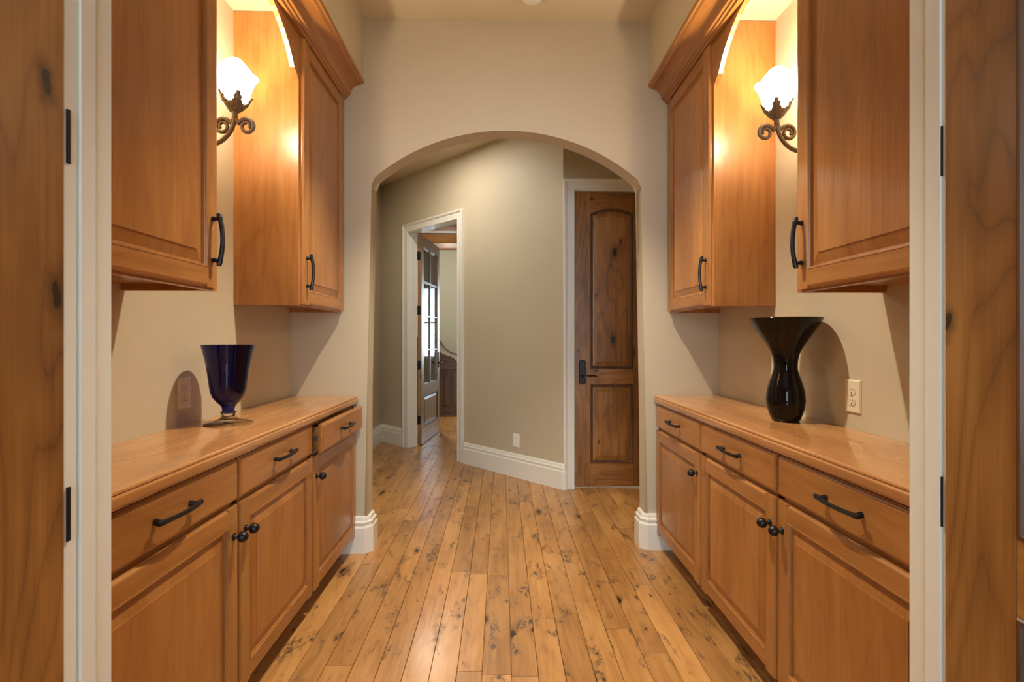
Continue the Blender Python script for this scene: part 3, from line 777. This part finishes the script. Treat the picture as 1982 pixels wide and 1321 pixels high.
# ================================================================== sconces
def sconce(s):
    ox, oy, oz = s * 1.064, NC, 2.088    # stem centre at the cup
    m = lambda a, z, y=0.0: Vector((ox - s * a, oy + y, oz + z))   # a towards the aisle
    r = thing('wall_sconce', (s * WX, oy, 1.99), f'lit bronze scroll wall sconce with white glass shade above the {SIDE[s]}', 'sconce', 'wall sconces in the niches')
    bm = bmesh.new(); lathe(bm, [(0.001, 0), (0.055, 0), (0.055, 0.006), (0.045, 0.014), (0.02, 0.018), (0.001, 0.02)], (s * (WX - 0.0005), oy, oz - 0.085), 28, 'X', -s)
    obj('backplate', bm, 'bronze', r, smooth=True)
    back = 1.24 - 1.064
    bm = bmesh.new(); path = []
    for k in range(15):
        t = k / 14; a = math.pi / 2 * t
        path.append(m(-back * 0.60 + back * 0.60 * math.sin(a), -0.115 + 0.118 * (1 - math.cos(a))))
    path = [m(-back + 0.012, -0.098), m(-back * 0.85, -0.108)] + path + [m(0, 0.016)]
    tube(bm, path, 0.0085, 10); obj('arm', bm, 'bronze', r, smooth=True)
    for e in (1, -1):
        bm = bmesh.new(); path = [m(e * 0.000, -0.030), m(e * 0.006, -0.015)]; rad = [0.007, 0.0085]
        cx, cz, R0 = 0.046, -0.044, 0.030
        for k in range(34):
            t = k / 33; a = math.radians(160) - t * math.radians(560); R = R0 * (1 - 0.74 * t) + 0.002
            path.append(m(e * (cx + R * math.cos(a)), cz + 0.003 + R * math.sin(a))); rad.append(0.0085 - 0.0028 * t)
        tube(bm, path, rad, 8); obj('scroll', bm, 'bronze', r, smooth=True)
    bm = bmesh.new()
    lathe(bm, [(0.0105, -0.01), (0.0105, 0.014), (0.016, 0.017), (0.026, 0.024), (0.034, 0.036), (0.037, 0.044), (0.034, 0.044), (0.024, 0.028), (0.001, 0.024)], tuple(m(0, 0)), 28)
    cup = obj('cup', bm, 'bronze', r, smooth=True)
    for k in range(5):
        th = math.radians(22 + 72 * k); bm = bmesh.new(); rows = []
        N = 12
        for j in range(N + 1):
            t = j / N
            rr = 0.020 + 0.036 * math.sin(min(1, t * 1.25) * math.pi / 2) + 0.016 * max(0, t - 0.72) ** 1 / 0.28 * 0.8
            zz = 0.016 + 0.068 * t - 0.010 * max(0, t - 0.85) / 0.15
            wd = (0.013 + 0.012 * math.sin(math.pi * min(1, t * 1.05)) - 0.013 * t) * (1.0 if j % 3 else 0.72)
            if j == N: wd = 0.0012
            row = []
            for q in (-1, 0, 1):
                ang = th + q * wd / max(rr, 0.02)
                rq = rr - (0.002 if q else 0)
                row.append(Vector((ox + rq * math.cos(ang), oy + rq * math.sin(ang), oz + zz + (0.004 if (q and j % 3 == 1) else 0))))
            rows.append(row)
        vr = [[bm.verts.new(p) for p in row] for row in rows]
        for a, b in zip(vr, vr[1:]):
            for q in range(2): face(bm, [a[q], a[q + 1], b[q + 1], b[q]])
        bmesh.ops.solidify(bm, geom=bm.faces[:], thickness=0.0014)
        obj('leaf', bm, 'bronze', cup)
    # fluted bell shade with a three-pointed rim
    bm = bmesh.new(); prof = [(0.020, 0.030), (0.036, 0.044), (0.047, 0.062), (0.053, 0.082), (0.058, 0.102), (0.064, 0.120), (0.072, 0.136), (0.079, 0.150)]
    rings = []; n = 60; base = math.pi if s > 0 else 0.0
    for i, (rr, zz) in enumerate(prof):
        w = (i / (len(prof) - 1)) ** 2.2; ring = []
        for k in range(n):
            a = 2 * math.pi * k / n; lobe = 0.5 + 0.5 * math.cos(3 * (a - base)); lobe = lobe ** 1.15
            R = rr * (1 + w * (0.17 * lobe - 0.07)); Z = zz + w * (0.040 - 0.052 * lobe)
            ring.append((ox + R * math.cos(a), oy + R * math.sin(a), oz + Z))
        rings.append(ring)
    inner = [[(ox + (p[0] - ox) * 0.95, oy + (p[1] - oy) * 0.95, p[2]) for p in ring] for ring in reversed(rings)]
    loft(bm, rings + inner)
    obj('glass_shade', bm, 'shade', r, smooth=True, angle=80)
    lamp_light('sconce_bulb', 'POINT', (ox, oy, oz + 0.125), 21, WARM, size=0.02)
for s in (-1, 1): sconce(s)

# ================================================================== vases
def vase_blue():
    c = (-1.085, 1.900, CTZ)
    r = thing('goblet_vase', c, 'cobalt blue glass goblet vase on a clear glass foot', 'vase')
    k = 1.03
    outer = [(0.020, 0.041), (0.0205, 0.052), (0.022, 0.062), (0.028, 0.072), (0.040, 0.084), (0.0525, 0.101), (0.0592, 0.121), (0.0630, 0.147), (0.0660, 0.172), (0.0690, 0.197), (0.0735, 0.225), (0.0782, 0.248), (0.0850, 0.278), (0.0895, 0.296)]
    inner = [(a - 0.003, z) for a, z in reversed(outer[4:])] + [(0.024, 0.079), (0.012, 0.072), (0.001, 0.070)]
    bm = bmesh.new(); lathe(bm, [(0.001, 0.041)] + [(a * k, z * k) for a, z in outer] + [(a * k, z * k) for a, z in inner], c, 56)
    obj('bowl', bm, 'cobalt', r, smooth=True, angle=60)
    foot = [(0.001, 0.0), (0.079, 0.0), (0.081, 0.002), (0.079, 0.0045), (0.060, 0.010), (0.040, 0.017), (0.026, 0.024), (0.0225, 0.029), (0.0225, 0.0405), (0.0260, 0.042), (0.026, 0.0465), (0.0222, 0.0475), (0.0222, 0.0415), (0.001, 0.0415)]
    bm = bmesh.new(); lathe(bm, [(a * k, z * k) for a, z in foot], c, 56); obj('foot', bm, 'clear', r, smooth=True, angle=50)
vase_blue()
def vase_black():
    c = (1.098, 1.905, CTZ)
    bm = bmesh.new()
    pr = [(0.001, 0.0), (0.046, 0.0), (0.049, 0.003), (0.055, 0.016), (0.0600, 0.030), (0.0665, 0.052), (0.0695, 0.070), (0.0705, 0.085), (0.0692, 0.106), (0.066, 0.128), (0.0600, 0.150), (0.0535, 0.170), (0.0475, 0.188), (0.0430, 0.206), (0.0422, 0.222), (0.0440, 0.242), (0.0480, 0.262), (0.0545, 0.280), (0.0635, 0.298), (0.0760, 0.318), (0.0890, 0.337), (0.1030, 0.360), (0.1180, 0.384), (0.1325, 0.408)]
    inn = [(a - 0.005, z) for a, z in reversed(pr[5:])] + [(0.05, 0.03), (0.001, 0.012)]
    lathe(bm, pr + [(0.1305, 0.411)] + inn, c, 64)
    o = obj('flared_vase', bm, 'blackglass', smooth=True, angle=60, origin=c)
    tag(o, 'tall glossy black hourglass vase with wide flared mouth', 'vase')
vase_black()

# ================================================================== outlets
def outlet(c, fn, label, duplex=True, mat='plastic', w=0.076, h=0.119):
    r = thing('power_outlet', c, label, 'outlet')
    bm = bmesh.new(); q = lambda d, n: rectring(-w / 2, w / 2, -h / 2, h / 2, d, n)
    loft(bm, [q(0, 0.0), q(0, 0.003), q(0.004, 0.0065), q(0.005, 0.0065)], fn=fn); obj('cover_plate', bm, mat, r)
    if duplex:
        for zc in (0.0195, -0.0195):
            pts = []
            for k in range(24):
                a = 2 * math.pi * k / 24; pts.append((0.0172 * math.cos(a), max(-0.0135, min(0.0135, 0.0172 * math.sin(a)))))
            bm = bmesh.new(); loft(bm, [[(u, zc + v, 0.0055) for u, v in pts], [(u, zc + v, 0.0085) for u, v in pts]], fn=fn)
            f = obj('receptacle', bm, mat, r)
            for a in ((-0.0075, -0.0055, 0.0, 0.009), (0.0055, 0.0075, 0.001, 0.008)):
                obj('slot', bbox(a[0], a[1], zc + a[2], zc + a[3], 0.008, 0.0089, fn=fn), 'slot', f)
            bm = bmesh.new(); loft(bm, [[(0.0026 * math.cos(k * math.pi / 5), zc - 0.007 + 0.0026 * math.sin(k * math.pi / 5), n) for k in range(10)] for n in (0.008, 0.0089)], fn=fn)
            obj('slot', bm, 'slot', f)
        bm = bmesh.new(); loft(bm, [[(0.003 * math.cos(k * math.pi / 5), 0.003 * math.sin(k * math.pi / 5), n) for k in range(10)] for n in (0.0062, 0.0078)], fn=fn)
        obj('screw', bm, 'steel', r)
    else:
        obj('insert', bbox(-0.0165, 0.0165, -0.033, 0.033, 0.0055, 0.0078, fn=fn, bev=0.001), mat, r)
oy, oz = 1.878, 1.018
outlet((-WX, oy, oz), lambda u, v, n: Vector((-WX + n, oy + u, oz + v)), 'ivory duplex wall outlet behind the blue goblet vase')
oy2 = 1.722
outlet((WX, oy2, 1.017), lambda u, v, n: Vector((WX - n, oy2 - u, 1.017 + v)), 'ivory duplex wall outlet beside the black vase')
outlet(tuple(diag(0.525, 0, 0.322)), lambda u, v, n: diag(0.525 - u, n, 0.322 + v), 'white rectangular wall plate low on the angled hall wall', False, 'whiteplastic')

# ================================================================== ceiling fittings
bm = bmesh.new(); lathe(bm, [(0.001, 0.0), (0.066, 0.0), (0.066, -0.012), (0.060, -0.024), (0.046, -0.033), (0.020, -0.037), (0.001, -0.038)], (0.132, 2.60, CEIL - 0.0005), 36)
o = obj('smoke_detector', bm, 'whiteplastic', smooth=True, angle=50)
tag(o, 'small white round smoke detector on the pantry ceiling', 'smoke detector')
def downlight(x, y, z, label, k=1.0):
    r = thing('recessed_downlight', (x, y, z), label, 'downlight', 'recessed downlights')
    bm = bmesh.new(); lathe(bm, [(0.085 * k, 0.0), (0.085 * k, -0.006), (0.070 * k, -0.006), (0.070 * k, 0.0)], (x, y, z), 30, cap=False)
    obj('trim_ring', bm, 'whiteplastic', r)
    bm = bmesh.new(); lathe(bm, [(0.001, -0.001), (0.069 * k, -0.001), (0.069 * k, -0.003), (0.001, -0.003)], (x, y, z), 30); obj('lens', bm, 'lens', r)
downlight(-0.75, 4.25, CEIL, 'recessed ceiling light in the hall before the french door')
downlight(0.0, 2.0, CEIL, 'recessed ceiling light in the pantry between the two sconce niches')
downlight(-1.2, 7.4, SCEIL, 'recessed ceiling light in the study')

# ================================================================== roll-top desk in the study
def desk():
    y0, y1 = 7.72, 8.92; xf = -0.735
    r = thing('roll_top_desk', (xf - 0.35, (y0 + y1) / 2, 0), 'dark wooden roll-top desk with slatted curved cover in the study', 'desk')
    X = lambda d: xf - d
    prof = [(0.0, 0.775), (0.0, 0.82), (0.015, 0.865), (0.05, 0.905), (0.10, 0.935), (0.17, 0.958), (0.24, 0.985), (0.30, 1.03), (0.36, 1.10), (0.42, 1.19), (0.46, 1.235), (0.56, 1.25), (0.70, 1.25)]
    for nm, ya, yb in (('side_panel', y0, y0 + 0.03), ('side_panel', y1 - 0.03, y1)):
        bm = bmesh.new(); prism(bm, prof + [(0.70, 0.775)], lambda d, z: (X(d), ya, z), lambda d, z: (X(d), yb, z)); p = obj(nm, bm, 'studyX', r)
        bm = bmesh.new(); tube(bm, [(X(d), (ya + yb) / 2, z + 0.003) for d, z in prof], 0.016, 6); obj('edge_bead', bm, 'studyX', p, smooth=True)
    # tambour slats
    for a, b in zip(prof[:-2], prof[1:-1]):
        n = max(1, round(math.dist(a, b) / 0.024))
        for k in range(n):
            p = [(a[0] + (b[0] - a[0]) * (k + q) / n, a[1] + (b[1] - a[1]) * (k + q) / n) for q in (0.04, 0.96)]
            dx, dz = p[1][0] - p[0][0], p[1][1] - p[0][1]; L = math.hypot(dx, dz); nx, nz = -dz / L, dx / L
            pts = [p[0], (p[0][0] + nx * 0.003, p[0][1] + nz * 0.003), ((p[0][0] + p[1][0]) / 2 + nx * 0.009, (p[0][1] + p[1][1]) / 2 + nz * 0.009), (p[1][0] + nx * 0.003, p[1][1] + nz * 0.003), p[1]]
            bm = bmesh.new(); prism(bm, [(u, v - 0.012) for u, v in pts], lambda d, z: (X(d), y0 + 0.03, z), lambda d, z: (X(d), y1 - 0.03, z)); obj('tambour_slat', bm, 'tambour', r)
    obj('desk_top', bbox(X(0.72), X(-0.02), y0 - 0.015, y1 + 0.015, 0.745, 0.775, bev=0.006, seg=2), 'studyX', r)
    obj('back_panel', bbox(X(0.72), X(0.70), y0, y1, 0.06, 1.25), 'studyZ', r)
    ped = obj('pedestal', bbox(X(0.69), X(0.02), y0 + 0.012, y1 - 0.01, 0.05, 0.745), 'studyZ', r)
    fn = lambda u, v, n: Vector((u, y0 + 0.012 - n, v))
    a, b = X(0.69), X(0.02)
    for u0, u1 in ((a, a + 0.07), (b - 0.06, b), ((a + b) / 2 + 0.06, (a + b) / 2 + 0.13)):
        obj('stile', bbox(u0, u1, 0.05, 0.745, 0, 0.014, fn=fn), 'studyZ', ped)
    for v0, v1 in ((0.05, 0.15), (0.67, 0.745)):
        obj('rail', bbox(a, b, v0, v1, 0.0, 0.012, fn=fn), 'studyX', ped)
    q = lambda d, n: rectring((a + b) / 2 + 0.13, b - 0.06, 0.15, 0.67, d, n)
    bm = bmesh.new(); loft(bm, [q(0.0, 0.0), q(0.01, 0.002), q(0.035, 0.009), q(0.036, 0.009)], fn=fn); obj('panel', bm, 'studyZ', ped)
    obj('plinth', bbox(X(0.71), X(0.0), y0, y1, 0, 0.06, bev=0.004), 'studyX', r)
desk()
